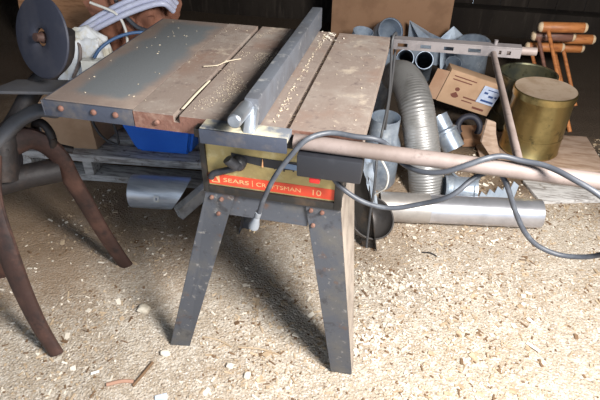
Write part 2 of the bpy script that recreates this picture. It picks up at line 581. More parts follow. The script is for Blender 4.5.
# extension wing
b = B()
b.box(0.0, 0.2345, 0.006, 0.676, H-0.038, H, 0.003)
wing = obj('extension_wing', b, 'grey_top', saw)
tag(wing, 'grey extension wing')
b = B()
b.box(-0.001, 0.2345, -0.002, 0.005, H-0.042, H-0.001, 0.0015)
edge = obj('wing_edge', b, 'blue_edge', wing)
b = B()
b.box(-0.006, -0.0015, -0.002, 0.676, H-0.042, H-0.002, 0.0015)
obj('wing_side', b, 'blue_edge', wing)
def bolt(p, ax, r, m, parent, name='bolt'):
    b = B()
    b.lathe([(0, -0.002), (r, -0.002), (r, 0.002), (r*0.75, 0.0045), (0, 0.006)], p, ax, 12)
    return obj(name, b, m, parent)
for x in (0.046, 0.133, 0.190):
    bolt((x, -0.003, H-0.017), (0, -1, 0), 0.0075, 'rust_edge', wing)
bolt((0.296, -0.005, H-0.022), (0, -1, 0), 0.0065, 'rust_edge', saw)
# saw cabinet
b = B()
b.box(0.388, 0.732, 0.032, 0.585, 0.652, H-0.043, 0.006)
cab = obj('cabinet', b, 'dark_steel', saw)
# raised frame and gold panel
b = B()
for bx in ((0.384, 0.398, 0.648, 0.822), (0.718, 0.736, 0.648, 0.822), (0.398, 0.718, 0.648, 0.668), (0.398, 0.718, 0.810, 0.822)):
    b.box(bx[0], bx[1], 0.016, 0.034, bx[2], bx[3], 0.002)
obj('panel_frame', b, 'dark_steel', saw)
b = B()
b.box(0.398, 0.718, 0.024, 0.031, 0.668, 0.810)
panel = obj('control_panel', b, 'panel_gold', saw, smooth=0)
tag(panel, 'yellow front panel with red stripe')
b = B()
b.box(0.399, 0.717, 0.0230, 0.0245, 0.672, 0.702)
stripe = obj('red_stripe', b, 'panel_red', panel, smooth=0)
X, Z = (1, 0, 0), (0, 0, 1)
text_obj('lettering', 'SEARS', 'panel_cream', stripe, (0.437, 0.0229, 0.6815), X, Z, 0.0115, 0.066)
text_obj('lettering', '|', 'panel_cream', stripe, (0.5115, 0.0229, 0.679), X, Z, 0.017)
text_obj('lettering', 'CRAFTSMAN', 'panel_cream', stripe, (0.522, 0.0229, 0.6815), X, Z, 0.0115, 0.112)
text_obj('lettering', '10', 'panel_cream', stripe, (0.664, 0.0229, 0.6785), X, Z, 0.0165, 0.021)
b = B()
b.prism([(0.406, 0.0229, 0.677), (0.427, 0.0229, 0.677), (0.427, 0.0229, 0.697), (0.406, 0.0229, 0.697)], (0, -0.0005, 0))
em = obj('emblem', b, 'panel_cream', stripe, smooth=0)
b = B()
b.prism([(0.409, 0.0223, 0.680), (0.424, 0.0223, 0.680), (0.4165, 0.0223, 0.694)], (0, -0.0005, 0))
obj('emblem_mark', b, 'panel_red', stripe, smooth=0)
# curved tilt slot: dark crescent
def arc(x0, x1, zc, sag, th, n=16):
    up, dn = [], []
    for i in range(n+1):
        t = i/n
        x = x0+(x1-x0)*t
        s = sag*(4*(t-0.5)**2)
        e = th*(0.55+0.45*math.sin(math.pi*t))
        up.append((x, 0.0238, zc+s+e/2))
        dn.append((x, 0.0238, zc+s-e/2))
    return up+dn[::-1]
b = B()
b.prism(arc(0.462, 0.690, 0.752, 0.010, 0.024), (0, -0.0015, 0))
slot = obj('tilt_slot', b, 'black_plastic', panel, smooth=0)
b = B()
b.prism([(0.588, 0.0222, 0.746), (0.650, 0.0222, 0.742), (0.652, 0.0222, 0.757), (0.590, 0.0222, 0.760)], (0, -0.0012, 0))
b.prism([(0.645, 0.0208, 0.746), (0.684, 0.0208, 0.752), (0.684, 0.0208, 0.772), (0.648, 0.0208, 0.770)], (0, -0.0012, 0))
obj('scale_plate', b, 'panel_blue', panel, smooth=0)
b = B()
for i in range(6):
    x = 0.545+i*0.023
    z = 0.735+0.003*abs(i-2)
    b.box(x, x+0.004, 0.0225, 0.0242, z, z+0.006)
obj('scale_mark', b, 'black_plastic', panel, smooth=0)
b = B()
b.prism([(0.539, 0.021, 0.742), (0.543, 0.021, 0.742), (0.5415, 0.021, 0.764)], (0, -0.003, 0))
obj('pointer', b, 'panel_cream', slot, smooth=0)
# elevation crank
b = B()
b.lathe([(0, 0), (0.019, 0), (0.019, 0.016), (0.014, 0.022), (0, 0.024)], (0.482, 0.024, 0.747), (0, -1, 0), 20)
b.tube(spline([(0.482, 0.005, 0.742), (0.462, 0.003, 0.733), (0.434, 0.004, 0.721), (0.418, 0.006, 0.712), (0.410, 0.008, 0.698)]), [0.0085]*24+[0.006], 10)
crank = obj('crank_handle', b, 'black_plastic', saw)
b = B()
b.tube(spline([(0.482, -0.002, 0.750), (0.471, -0.010, 0.764), (0.466, -0.012, 0.772)]), 0.0125, 12)
obj('crank_knob', b, 'black_plastic', crank)
# switch box under the rail, right
b = B()
b.box(0.640, 0.782, -0.052, 0.012, 0.776, 0.832, 0.005)
sw = obj('switch_box', b, 'black_plastic', saw)
tag(sw, 'black switch box')
b = B()
b.box(0.668, 0.692, -0.047, -0.030, 0.760, 0.777, 0.003)
obj('switch_key', b, 'switch_red', sw)
# stand: front, back and side aprons
b = B()
b.prism([(0.455, 0.030, 0.652), (0.655, 0.030, 0.652), (0.652, 0.030, 0.574), (0.440, 0.030, 0.574)], (0, 0.004, 0))
b.box(0.398, 0.722, 0.024, 0.060, 0.644, 0.6495)
obj('front_apron', b, 'steel_paint', saw, smooth=0)
b = B()
b.prism([(0.42, 0.575, 0.652), (0.70, 0.575, 0.652), (0.71, 0.578, 0.574), (0.40, 0.578, 0.574)], (0, 0.004, 0))
obj('rear_apron', b, 'steel_paint', saw, smooth=0)
b = B()
b.prism([(0.404, 0.07, 0.650), (0.404, 0.54, 0.650), (0.385, 0.56, 0.574), (0.385, 0.06, 0.574)], (0.004, 0, 0))
obj('side_apron', b, 'steel_paint', saw, smooth=0)
b = B()
b.prism([(0.716, 0.07, 0.650), (0.716, 0.54, 0.650), (0.722, 0.56, 0.574), (0.722, 0.06, 0.574)], (0.004, 0, 0))
obj('side_apron', b, 'steel_paint', saw, smooth=0)
# sheet metal legs, each an L section of tapering flanges
def leg(tl, tr, bl, br, side, dy, foot_dy=0.045, top_dy=0.055):
    """tl..br = corners of the front flange; side 'l'/'r' flange runs back (dy sign)."""
    tl, tr, bl, br = V(tl), V(tr), V(bl), V(br)
    b = B()
    b.prism([tl, tr, br, bl], (0, 0.004*dy, 0), 0.001)
    a, c = (tl, bl) if side == 'l' else (tr, br)
    sx = 0.004 if side == 'l' else -0.004
    n0 = len(b.bm.faces)
    b.prism([a, c, c+V((0, foot_dy*dy, 0)), a+V((0, top_dy*dy, 0))], (sx, 0, 0), 0.001)
    b.bm.faces.ensure_lookup_table()
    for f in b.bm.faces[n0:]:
        f.material_index = 1 if side == 'r' else 0  # paler colour on the right-hand side flange
    return obj('leg', b, ['steel_paint', 'steel_pale'], saw, smooth=30)
L1 = leg((0.388, 0.022, 0.652), (0.466, 0.022, 0.652), (0.199, 0.014, -0.004), (0.264, 0.024, -0.004), 'l', 1)
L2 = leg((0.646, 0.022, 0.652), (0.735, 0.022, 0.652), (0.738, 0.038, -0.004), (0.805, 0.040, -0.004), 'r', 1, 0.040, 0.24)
L3 = leg((0.395, 0.600, 0.652), (0.47, 0.600, 0.652), (0.235, 0.665, -0.004), (0.29, 0.665, -0.004), 'l', -1)
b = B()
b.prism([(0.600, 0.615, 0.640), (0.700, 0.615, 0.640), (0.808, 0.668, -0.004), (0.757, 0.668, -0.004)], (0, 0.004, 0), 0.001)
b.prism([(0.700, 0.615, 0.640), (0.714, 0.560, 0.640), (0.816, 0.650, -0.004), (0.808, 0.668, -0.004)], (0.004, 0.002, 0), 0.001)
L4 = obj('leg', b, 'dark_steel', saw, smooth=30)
for x, z, lg in ((0.402, 0.630, L1), (0.428, 0.628, L1), (0.416, 0.580, L1), (0.662, 0.634, L2), (0.690, 0.632, L2), (0.668, 0.588, L2)):
    bolt((x, 0.020, z), (0, -1, 0), 0.0058, 'rust_edge', lg, 'rivet')
# motor slung under the rear of the cabinet
b = B()
b.lathe([(0, 0), (0.06, 0), (0.075, 0.015), (0.075, 0.19), (0.06, 0.205), (0, 0.205)], (0.46, 0.50, 0.58), (1, 0, 0), 24)
b.box(0.52, 0.60, 0.44, 0.58, 0.62, 0.655)
obj('motor', b, 'dark_steel', saw)
# extension rails: front tube, rear slotted angle, cross rod
b = B()
b.cyl((0.630, -0.030, 0.852), (1.27, -0.030, 0.846), 0.0170, 20)
frail = obj('front_rail', b, 'rail_beige', saw)
tag(frail, 'dusty beige round front rail')
b = B()
b.box(0.40, 0.63, -0.036, -0.008, 0.834, 0.856, 0.003)
obj('rail_bracket', b, 'dark_steel', saw)
b = B()
# web with three slots
def web(x0, x1, holes, y0, y1, za, zb, slope):
    xs = [x0]
    for h0, h1 in holes:
        xs += [h0, h1]
    xs.append(x1)
    z = lambda x: slope*(x-x0)
    hz0, hz1 = za+(zb-za)*0.30, za+(zb-za)*0.72
    def seg(a, c, z0, z1):
        b.prism([(a, y0, z0+z(a)), (c, y0, z0+z(c)), (c, y0, z1+z(c)), (a, y0, z1+z(a))], (0, y1-y0, 0))
    for i in range(len(xs)-1):
        if i % 2 == 0:
            seg(xs[i], xs[i+1], za, zb)
        else:
            seg(xs[i], xs[i+1], za, hz0)
            seg(xs[i], xs[i+1], hz1, zb)
web(0.772, 1.178, [(0.800, 0.832), (0.872, 0.905), (0.945, 0.975), (1.020, 1.058), (1.112, 1.120), (1.136, 1.148)], 0.692, 0.696, 0.822, 0.850, 0.012)
b.prism([(0.772, 0.692, 0.850), (1.178, 0.692, 0.8555), (1.178, 0.728, 0.8555), (0.772, 0.728, 0.850)], (0, 0, 0.004))
rrail = obj('rear_rail', b, 'rail_grey', saw, smooth=0)
tag(rrail, 'grey slotted angle iron rear rail')
b = B()
b.cyl((1.10, 0.712, 0.843), (1.225, 0.712, 0.846), 0.0125, 16)
obj('rail_tube', b, 'rail_beige', rrail)
b = B()
b.cyl((1.100, 0.712, 0.858), (1.1, 0.712, 0.872), 0.006, 10)
obj('bolt', b, 'rail_grey', rrail)
b = B()
b.cyl((1.097, 0.690, 0.836), (1.092, -0.02, 0.862), 0.0088, 16)
obj('cross_rod', b, 'rail_beige', saw)

# sawdust and shavings on the table
def flake(b, p, l, w, t, ang, tilt, mi=0):
    a = V((math.cos(ang), math.sin(ang), math.sin(tilt)))*l
    c = V((-math.sin(ang), math.cos(ang), random.uniform(-.4, .4)))*w
    d = a.cross(c).normalized()*t
    o = V(p)-a/2-c/2
    vs = [b.bm.verts.new(o+i*a+j*c+k*d) for i in (0, 1) for j in (0, 1) for k in (0, 1)]
    for q in ((0, 1, 3, 2), (4, 6, 7, 5), (0, 4, 5, 1), (2, 3, 7, 6), (0, 2, 6, 4), (1, 5, 7, 3)):
        b.bm.faces.new([vs[i] for i in q]).material_index = mi
b = B()
for k in range(2400):
    x, y = random.gauss(0.45, 0.05), random.uniform(0.02, 0.62)
    if not (0.358 < x < 0.51): continue
    if noise.noise(V((x*16, y*9, 2))) < 0.05: continue
    flake(b, (x, y, H+0.001), random.uniform(.001, .0032), random.uniform(.001, .0022), .0003, random.uniform(0, 6.3), 0)
for k in range(90):
    y = random.uniform(0.02, 0.66)
    x = random.choice((0.345, 0.605, 0.605))+random.gauss(0, 0.004)
    flake(b, (x, y, H-0.013), random.uniform(.003, .010), random.uniform(.002, .004), .0008, random.uniform(0, 6.3), .2)
for k in range(70):
    x, y = random.uniform(0.02, 0.76), random.uniform(0.02, 0.65)
    if 0.505 < x < 0.57: continue
    flake(b, (x, y, H+0.001), random.uniform(.002, .006), random.uniform(.0015, .003), .0005, random.uniform(0, 6.3), 0)
for k in range(110):
    y = random.uniform(0.02, 0.66)
    flake(b, (0.566+abs(random.gauss(0, 0.006)), y, H+0.001), random.uniform(.002, .008), random.uniform(.0015, .003), .0006, random.uniform(1.0, 2.1), 0)
tag(obj('sawdust', b, 'sawdust', loc=(0.45, 0.3, H), smooth=0), 'pale sawdust scattered over the saw table and in its slots', 'sawdust', kind='stuff')
def shaving(pts, w, label):
    b = B()
    b.tube(spline(pts, 5), w, 8, True, 0.35, (0, 0, 1))
    tag(obj('wood_splinter', b, 'sawdust'), label, 'wood splinter')
shaving([(0.345, 0.345, H+0.004), (0.335, 0.30, H+0.006), (0.300, 0.285, H+0.005)], 0.003, 'curled pale splinter lying across the left table slot, end pointing left')
shaving([(0.348, 0.03, H+0.003), (0.348, 0.12, H+0.004), (0.349, 0.20, H+0.003)], 0.0036, 'long pale splinter stuck along the front end of left table slot')
shaving([(0.330, 0.300, H+0.003), (0.350, 0.335, H+0.0055), (0.378, 0.370, H+0.003)], 0.0032, 'thin pale sliver slanting over the left table slot, nearest the fence')
# pile of crumbs at the back end of the fence
b = B()
for k in range(40):
    flake(b, (random.gauss(0.588, 0.014), random.uniform(0.58, 0.66), H+random.uniform(0.001, .006)), random.uniform(.003, .008), random.uniform(.002, .004), .0006, random.uniform(0, 6.3), random.uniform(-.3, .3))
tag(obj('wood_shavings', b, 'chip_pale', loc=(0.588, 0.62, H), smooth=0), 'little heap of pale shavings at the back end of the saw fence', 'shavings', kind='stuff')

# ------------------------------------------------------------------ rip fence
fence = thing('rip_fence', 'grey steel rip fence lying front to back across the saw table', 'fence', (0.535, 0.33, H))
b = B()
b.box(0.515, 0.547, -0.012, 0.705, H+0.003, H+0.068, 0.003)
obj('beam', b, 'fence_grey', fence)
b = B()
b.box(0.426, 0.622, -0.060, -0.016, H-0.004, H+0.010, 0.002)
head = obj('clamp_head', b, 'head_worn', fence)
b = B()
b.box(0.426, 0.622, -0.066, -0.0602, H-0.026, H+0.009, 0.002)
tag(obj('front_lip', b, 'blue_edge', head), 'blue-grey front lip')
tag(head, 'T shaped head with worn pale patches')
b = B()
b.prism([(0.522, -0.062, H+0.008), (0.550, -0.062, H+0.008), (0.545, -0.016, H+0.050), (0.520, -0.016, H+0.050)], (0, 0.03, 0), 0.003)
obj('neck', b, 'alu', fence)
b = B()
b.lathe([(0, 0), (0.0125, 0), (0.0155, 0.003), (0.0155, 0.075), (0.013, 0.085), (0.013, 0.10), (0, 0.10)], (0.519, -0.095, H+0.052), (0.02, 1, -0.03), 24)
tag(obj('locking_knob', b, 'alu', fence), 'shiny round locking knob')

# ------------------------------------------------------------------ power cord
cord = thing('power_cord', 'grey power cord with plug looped over the beige front rail', 'cord', (0.80, -0.05, 0.60))
pts = [(0.706, 0.000, 0.774), (0.718, -0.02, 0.764), (0.747, -0.022, 0.736), (0.794, -0.022, 0.711), (0.852, -0.02, 0.704), (0.916, -0.02, 0.726),
       (0.974, -0.035, 0.768), (1.018, -0.010, 0.806), (1.060, 0.010, 0.818), (1.078, -0.002, 0.806), (1.092, -0.010, 0.784),
       (1.117, -0.012, 0.735), (1.150, -0.014, 0.684), (1.190, -0.016, 0.652), (1.247, -0.02, 0.642), (1.300, -0.045, 0.680),
       (1.305, -0.10, 0.78), (1.24, -0.105, 0.85), (1.180, -0.082, 0.874), (1.135, -0.050, 0.877), (1.090, -0.036, 0.8745), (1.055, -0.034, 0.878), (1.025, -0.048, 0.877),
       (0.995, -0.056, 0.864), (0.950, -0.055, 0.838), (0.905, -0.040, 0.822), (0.865, -0.008, 0.818), (0.835, 0.004, 0.845), (0.805, -0.020, 0.8745),
       (0.761, -0.028, 0.8795), (0.706, -0.026, 0.8800), (0.664, -0.054, 0.874), (0.632, -0.070, 0.838), (0.598, -0.076, 0.784), (0.570, -0.074, 0.718), (0.556, -0.072, 0.672)]
b = B()
sp = spline(pts, 7)
b.tube(sp, 0.0058, 12)
obj('cable', b, 'cord_grey', cord)
b = B()
a, c = V((0.556, -0.072, 0.676)), V((0.541, -0.070, 0.628))
d = (c-a).normalized()
b.tube([a, a+d*0.012, a+d*0.016, a+d*0.020, a+d*0.024, a+d*0.040, c], [0.0075, 0.008, 0.0065, 0.008, 0.0085, 0.0125, 0.0125], 14)
plug = obj('plug', b, 'plug_grey', cord)
side = d.cross(V((0, 1, 0))).normalized()
for s in (-0.0055, 0.0055):
    b = B()
    b.cyl(c+side*s-d*0.001, c+side*s+d*0.016, 0.0022, 8)
    obj('prong', b, 'brass_pin', plug)

# thin black cable over the rear rail
b = B()
b.tube(spline([(0.785, 0.470, 0.16), (0.783, 0.50, 0.287), (0.786, 0.52, 0.394), (0.782, 0.56, 0.49), (0.784, 0.66, 0.53), (0.792, 0.684, 0.644), (0.788, 0.682, 0.752), (0.782, 0.684, 0.845), (0.786, 0.706, 0.866), (0.792, 0.727, 0.845), (0.794, 0.73, 0.70), (0.790, 0.75, 0.50)], 7), 0.0045, 10)
tag(obj('black_cable', b, 'cord_black'), 'thin black cable hanging over the slotted rear rail beside the table', 'cable')
b = B()
b.tube(spline([(0.776, 0.56, 0.50), (0.800, 0.565, 0.475), (0.826, 0.57, 0.42), (0.824, 0.58, 0.36), (0.800, 0.60, 0.32), (0.785, 0.61, 0.30)], 6), 0.0038, 10)
tag(obj('white_cable', b, 'cord_white'), 'short loop of white cable beside the rear saw leg', 'cable')
# crumpled plastic hanging against the rear leg
b = B()
n = 9
for i in range(n):
    pass
prev = None
for i in range(13):
    t = i/12
    z = 0.50-0.26*t
    wv = 0.022*(1-0.55*t)
    row = [V((0.738+0.052*t+wv*(j-2)/2+0.004*noise.noise(V((i*.9, j*1.3, 1))), 0.575+0.05*t+0.012*noise.noise(V((i*.7, j*.9, 5))), z)) for j in range(5)]
    vs = [b.bm.verts.new(p) for p in row]
    if prev:
        for j in range(4):
            b.bm.faces.new((prev[j], prev[j+1], vs[j+1], vs[j]))
    prev = vs
bmesh.ops.recalc_face_normals(b.bm, faces=b.bm.faces[:])
bmesh.ops.solidify(b.bm, geom=b.bm.faces[:], thickness=0.0015)
tag(obj('plastic_strip', b, 'galv_dull'), 'crumpled silvery strip hanging against the rear right saw leg', 'strip')

# ------------------------------------------------------------------ old cast iron machine, left
mach = thing('pedestal_machine', 'old cast iron machine with dark round wheel and curved rusty legs', 'machine', (-0.30, 0.14, 0))
n_ = V((-0.303, -0.911, 0.279)).normalized()
wc = V((-0.196, 0.297, 0.902))
b = B()
b.lathe([(0.026, -0.006), (0.108, -0.006), (0.114, -0.004), (0.117, 0.0), (0.114, 0.004), (0.095, 0.007), (0.050, 0.008), (0.030, 0.007), (0.026, 0.004), (0.026, -0.006)], wc, n_, 56)
wheel = obj('wheel', b, 'wheel_navy', mach)
b = B()
b.lathe([(0, -0.10), (0.017, -0.10), (0.017, 0.0), (0.012, 0.006), (0.012, 0.022), (0, 0.022)], wc, n_, 20)
obj('axle', b, 'cast_rust', wheel)
b = B()
ac = wc-n_*0.08
b.tube(spline([ac+V((0.005, 0, 0.02)), ac+V((-0.03, 0.0, -0.07)), (-0.28, 0.32, 0.74), (-0.32, 0.25, 0.66), (-0.335, 0.17, 0.60), (-0.34, 0.125, 0.50)], 5), [0.026]*8+[0.03]*10+[0.045]*8, 16)
obj('column', b, 'cast_dark', mach)
b = B()
b.obox((-0.36, 0.20, 0.750), (0.200, 0.045, 0.0), (0.03, 0.10, 0), (0, 0, 0.010), 0.003)
obj('work_plate', b, 'cast_grey', mach)
b = B()
b.tube(spline([(-0.345, 0.15, 0.61), (-0.29, 0.20, 0.665), (-0.23, 0.235, 0.695), (-0.175, 0.25, 0.692), (-0.145, 0.255, 0.695)], 5), [0.036]*6+[0.034]*5+[0.030]*5+[0.024]*4+[0.014], 14, True, 0.6, (0, 0, 1))
obj('bracket', b, 'cast_grey', mach)
b = B()
ring = [V((-0.245, 0.245, 0.605))+V((0.036*math.cos(t*math.pi/9), -0.01*math.cos(t*math.pi/9), 0.045*math.sin(t*math.pi/9))) for t in range(19)]
b.tube(ring, 0.013, 10, False)
obj('lever_ring', b, 'cast_dark', mach)
def mleg(pts, rad, flat):
    b = B()
    s = spline(pts, 6)
    k = len(s)
    b.tube(s, [rad[0]+(rad[1]-rad[0])*i/(k-1) for i in range(k)], 14, True, flat, (0, 1, 0.0))
    return obj('leg', b, 'cast_rust', mach)
mleg([(-0.34, 0.15, 0.60), (-0.275, 0.22, 0.600), (-0.225, 0.25, 0.540), (-0.215, 0.27, 0.432), (-0.199, 0.29, 0.316), (-0.177, 0.31, 0.173), (-0.142, 0.328, 0.030), (-0.130, 0.334, -0.004)], (0.044, 0.030), 0.5)
mleg([(-0.34, 0.11, 0.58), (-0.295, 0.02, 0.50), (-0.245, -0.04, 0.38), (-0.222, -0.065, 0.22), (-0.190, -0.085, 0.09), (-0.145, -0.105, -0.004)], (0.044, 0.030), 0.5)
mleg([(-0.36, 0.14, 0.58), (-0.43, 0.15, 0.46), (-0.50, 0.16, 0.27), (-0.54, 0.165, 0.10), (-0.57, 0.17, -0.004)], (0.044, 0.030), 0.6)
b = B()
b.obox((-0.41, 0.06, 0.50), (0.12, 0.08, 0), (-0.05, 0.10, 0), (0, 0, 0.11), 0.02)
obj('hub', b, 'cast_dark', mach)
b = B()
b.tube(spline([(-0.38, 0.13, 0.47), (-0.31, 0.19, 0.475), (-0.235, 0.255, 0.47)], 5), 0.040, 12)
obj('brace', b, 'cast_dark', mach)
b = B()
b.tube(spline([(-0.27, 0.225, 0.60), (-0.22, 0.25, 0.565), (-0.175, 0.27, 0.545)], 5), 0.012, 10)
obj('lever', b, 'cast_dark', mach)

# ------------------------------------------------------------------ left: pallet, bin, boxes, metal
pal = thing('pallet', 'weathered grey wooden pallet on the dirt under the blue bin', 'pallet', (-0.45, 1.05, 0))
def board(x0, x1, y0, y1, z0, z1, parent, name, m='pallet', rot=0.115):
    o = V((x0, y0+(x0+0.45)*rot, z0))
    b = B()
    b.obox(o, V((x1-x0, (x1-x0)*rot, 0)), V(((y0-y1)*rot, y1-y0, 0)), V((0, 0, z1-z0)), 0.003)
    return obj(name, b, m, parent)
for y in (0.84, 1.00, 1.16, 1.32):
    board(-0.95, 0.06, y, y+0.105, 0.112, 0.150, pal, 'slat')
for x in (-0.90, -0.60, -0.02):
    board(x, x+0.045, 0.845, 1.42, 0.034, 0.1115, pal, 'runner')
for y in (0.85, 1.29):
    board(-0.95, 0.06, y, y+0.10, -0.002, 0.0335, pal, 'base_slat')
bin_ = thing('storage_bin', 'bright blue plastic bin standing on the grey pallet', 'bin', (-0.2, 1.06, 0.13))
def hexa(b, lo, hi):
    vs = [b.bm.verts.new(V(p)) for p in lo+hi]
    for q in ((0, 3, 2, 1), (4, 5, 6, 7), (0, 1, 5, 4), (1, 2, 6, 5), (2, 3, 7, 6), (3, 0, 4, 7)):
        b.bm.faces.new([vs[i] for i in q])
b = B()
lo = [(-0.355, 0.905, 0.152), (-0.095, 0.930, 0.152), (-0.095, 1.16, 0.152), (-0.355, 1.145, 0.152)]
hi = [(-0.405, 0.875, 0.335), (-0.045, 0.905, 0.335), (-0.045, 1.205, 0.335), (-0.405, 1.185, 0.335)]
hexa(b, lo, hi)
for f in list(b.bm.faces):
    if f.calc_center_median().z > 0.33:
        b.bm.faces.remove(f)
bmesh.ops.recalc_face_normals(b.bm, faces=b.bm.faces[:])
bmesh.ops.bevel(b.bm, geom=[e for e in b.bm.edges if len(e.link_faces) == 2], offset=0.018, segments=3, affect='EDGES')
bmesh.ops.solidify(b.bm, geom=b.bm.faces[:], thickness=0.004)
obj('tub', b, 'blue_bin', bin_)
b = B()
rim = [V(p)+V((0, 0, 0.004)) for p in hi]
for p, q in zip(rim, rim[1:]+rim[:1]):
    b.cyl(p, q, 0.008, 10)
obj('rim', b, 'blue_bin', bin_)

def carton(name, o, a, bb, c, m, label, flaps=True):
    t = thing(name, label, 'cardboard box', V(o)+V(a)/2+V(bb)/2)
    b = B()
    b.obox(o, a, bb, c, 0.004)
    body = obj('body', b, m, t)
    return t, body
carton('cardboard_box', (-0.790, 0.850, 0.152), (0.250, 0.030, 0), (0.0, 0.26, 0), (0.0, 0.0, 0.23), 'cardboard_light', 'small tan cardboard box on the pallet behind the machine legs')[0]
# small dark cable loop over that box
b = B()
b.tube(spline([(-0.515, 0.86, 0.38), (-0.512, 0.86, 0.30), (-0.485, 0.865, 0.235), (-0.44, 0.87, 0.205), (-0.415, 0.875, 0.215), (-0.418, 0.872, 0.32)], 6), 0.006, 10)
tag(obj('dark_cable', b, 'cord_black'), 'dark cable looping down beside the tan box on the pallet', 'cable')
# polished half-round steel sheet
hr = thing('steel_guard', 'polished curved steel sheet with small white sticker lying on the dirt', 'metal sheet', (-0.16, 0.74, 0))
b = B()
R_ = 0.075
A0, A1 = V((-0.285, 0.712, 0.071)), V((-0.020, 0.752, 0.071))
ax = (A1-A0).normalized()
fr = ax.cross(V((0, 0, 1))).normalized()
rows = []
for i in range(13):
    th = math.radians(-75+i*(230/12))
    d = fr*math.cos(th)+V((0, 0, 1))*math.sin(th)
    top_t = (math.sin(th)+1)/2
    s0 = A0+ax*0.0
    s1 = A1-ax*(0.10*(1-top_t))
    rows.append([b.bm.verts.new(s0+(s1-s0)*k/6+d*R_) for k in range(7)])
for r0, r1 in zip(rows, rows[1:]):
    for k in range(6):
        b.bm.faces.new((r0[k], r0[k+1], r1[k+1], r1[k]))
bmesh.ops.recalc_face_normals(b.bm, faces=b.bm.faces[:])
bmesh.ops.solidify(b.bm, geom=b.bm.faces[:], thickness=0.002)
shell = obj('shell', b, 'polished', hr)
b = B()
th = math.radians(12)
d = fr*math.cos(th)+V((0, 0, 1))*math.sin(th)
tn = (-fr*math.sin(th)+V((0, 0, 1))*math.cos(th))
o_ = A0+ax*0.120+d*(R_+0.0022)
b.obox(o_-tn*0.014, ax*0.024, tn*0.030, d*0.0008)
stk = obj('sticker', b, 'paper_white', shell, smooth=0)
b = B()
b.obox(o_-tn*0.005+ax*0.009+d*0.0008, ax*0.005, tn*0.012, d*0.0004)
obj('sticker_mark', b, 'ink_blue', stk, smooth=0)
# rectangular double-channel tube
ch = thing('metal_channel', 'grey twin-slot rectangular metal tube lying beside the front left leg', 'metal tube', (0.03, 0.76, 0))
e0 = V((-0.056, 0.664, 0.004))
da = V((0.13, 0.24, 0.075)).normalized()
wa = V((0.06, -0.0325, 0.0)).normalized()
ha = da.cross(wa)
if ha.z < 0: ha = -ha
b = B()
W_, H_, Lc, t_ = 0.034, 0.062, 0.26, 0.005
b.obox(e0, da*Lc, wa*t_, ha*H_)
b.obox(e0+wa*(W_-t_), da*Lc, wa*t_, ha*H_)
for k in (0, 0.5, 1):
    b.obox(e0+wa*t_+ha*(k*(H_-t_)), da*Lc, wa*(W_-2*t_), ha*t_)
obj('tube', b, 'chute', ch, smooth=0)
b = B()
b.obox(e0+wa*t_+ha*t_+da*0.03, da*0.01, wa*(W_-2*t_), ha*(H_-2*t_))
obj('shade_block', b, 'inside_shade', ch, smooth=0)  # dark block inside the tube, in place of its inner shade

# ------------------------------------------------------------------ left rear pile
b = B()
b.bm.free(); b.bm = blob((-0.86, 2.02, 0.27), (0.27, 0.18, 0.31), 0.30, 2.2, 3.0, 5, 0.0)
tag(obj('brown_bag', b, 'bag_brown', smooth=60), 'crumpled brown bag on the floor behind the saw', 'bag')
b = B()
b.bm.free(); b.bm = blob((-1.03, 1.62, 0.21), (0.18, 0.09, 0.24), 0.13, 1.5, 9.0, 5, 0.0)
tag(obj('white_bag', b, 'paper_white', smooth=50), 'crumpled white plastic bag between the dark wheel and the brown bag', 'bag')
b = B()
b.obox((-0.95, 1.42, 0.0), (0.24, 0.04, 0), (-0.02, 0.06, 0), (0, 0.05, 0.33), 0.006)
tag(obj('foam_block', b, 'foam'), 'off-white foam slab leaning on the white bag', 'foam')
def strand(pts, r, m, name, label, cat, group=None, flat=None):
    b = B()
    b.tube(spline(pts, 8), r, 12, True, flat)
    return tag(obj(name, b, m), label, cat, group)
for k, (dz, dy, lab) in enumerate(((0.012, 0.0, 'lowest'), (0.044, 0.02, 'middle'), (0.072, 0.05, 'topmost'))):
    strand([(-1.216, 1.68+dy, 0.23+dz), (-1.088, 1.71+dy, 0.355+dz*.9), (-0.902, 1.74+dy, 0.455+dz), (-0.713, 1.77+dy, 0.535+dz), (-0.575, 1.80+dy, 0.572+dz*.8), (-0.54, 1.86+dy, 0.52+dz*.5)],
           0.0165, 'hose_lilac', 'vinyl_hose', lab+' of three pale lilac hoses arching over the brown bag', 'hose', 'lilac hoses over the brown bag')
strand([(-0.86, 1.47, 0.355), (-0.845, 1.52, 0.39), (-0.80, 1.57, 0.425), (-0.73, 1.62, 0.45), (-0.66, 1.66, 0.455), (-0.60, 1.70, 0.44)], 0.009, 'cable_blue', 'blue_cable', 'blue cable curving in front of the brown bag', 'cable')
strand([(-0.98, 1.72, 0.58), (-0.85, 1.75, 0.52), (-0.80, 1.74, 0.44), (-0.79, 1.72, 0.34)], 0.008, 'cord_white', 'white_cable', 'white cable crossing down the front of the brown bag', 'cable')
strand([(-0.82, 1.79, 0.50), (-0.74, 1.78, 0.44), (-0.64, 1.78, 0.42), (-0.52, 1.82, 0.40)], 0.013, 'cord_grey', 'grey_cable', 'grey cable drooping over the right side of the brown bag', 'cable')
strand([(-1.06, 1.52, 0.20), (-1.00, 1.53, 0.30), (-0.99, 1.55, 0.37), (-1.02, 1.58, 0.40)], 0.010, 'rail_beige', 'beige_cable', 'beige cable standing up before the white bag', 'cable')
strand([(-1.08, 1.80, 0.62), (-0.99, 1.82, 0.66), (-0.90, 1.83, 0.64), (-0.86, 1.80, 0.57)], 0.012, 'cord_black', 'dark_cable', 'dark cable hooped above the lilac hoses', 'cable')
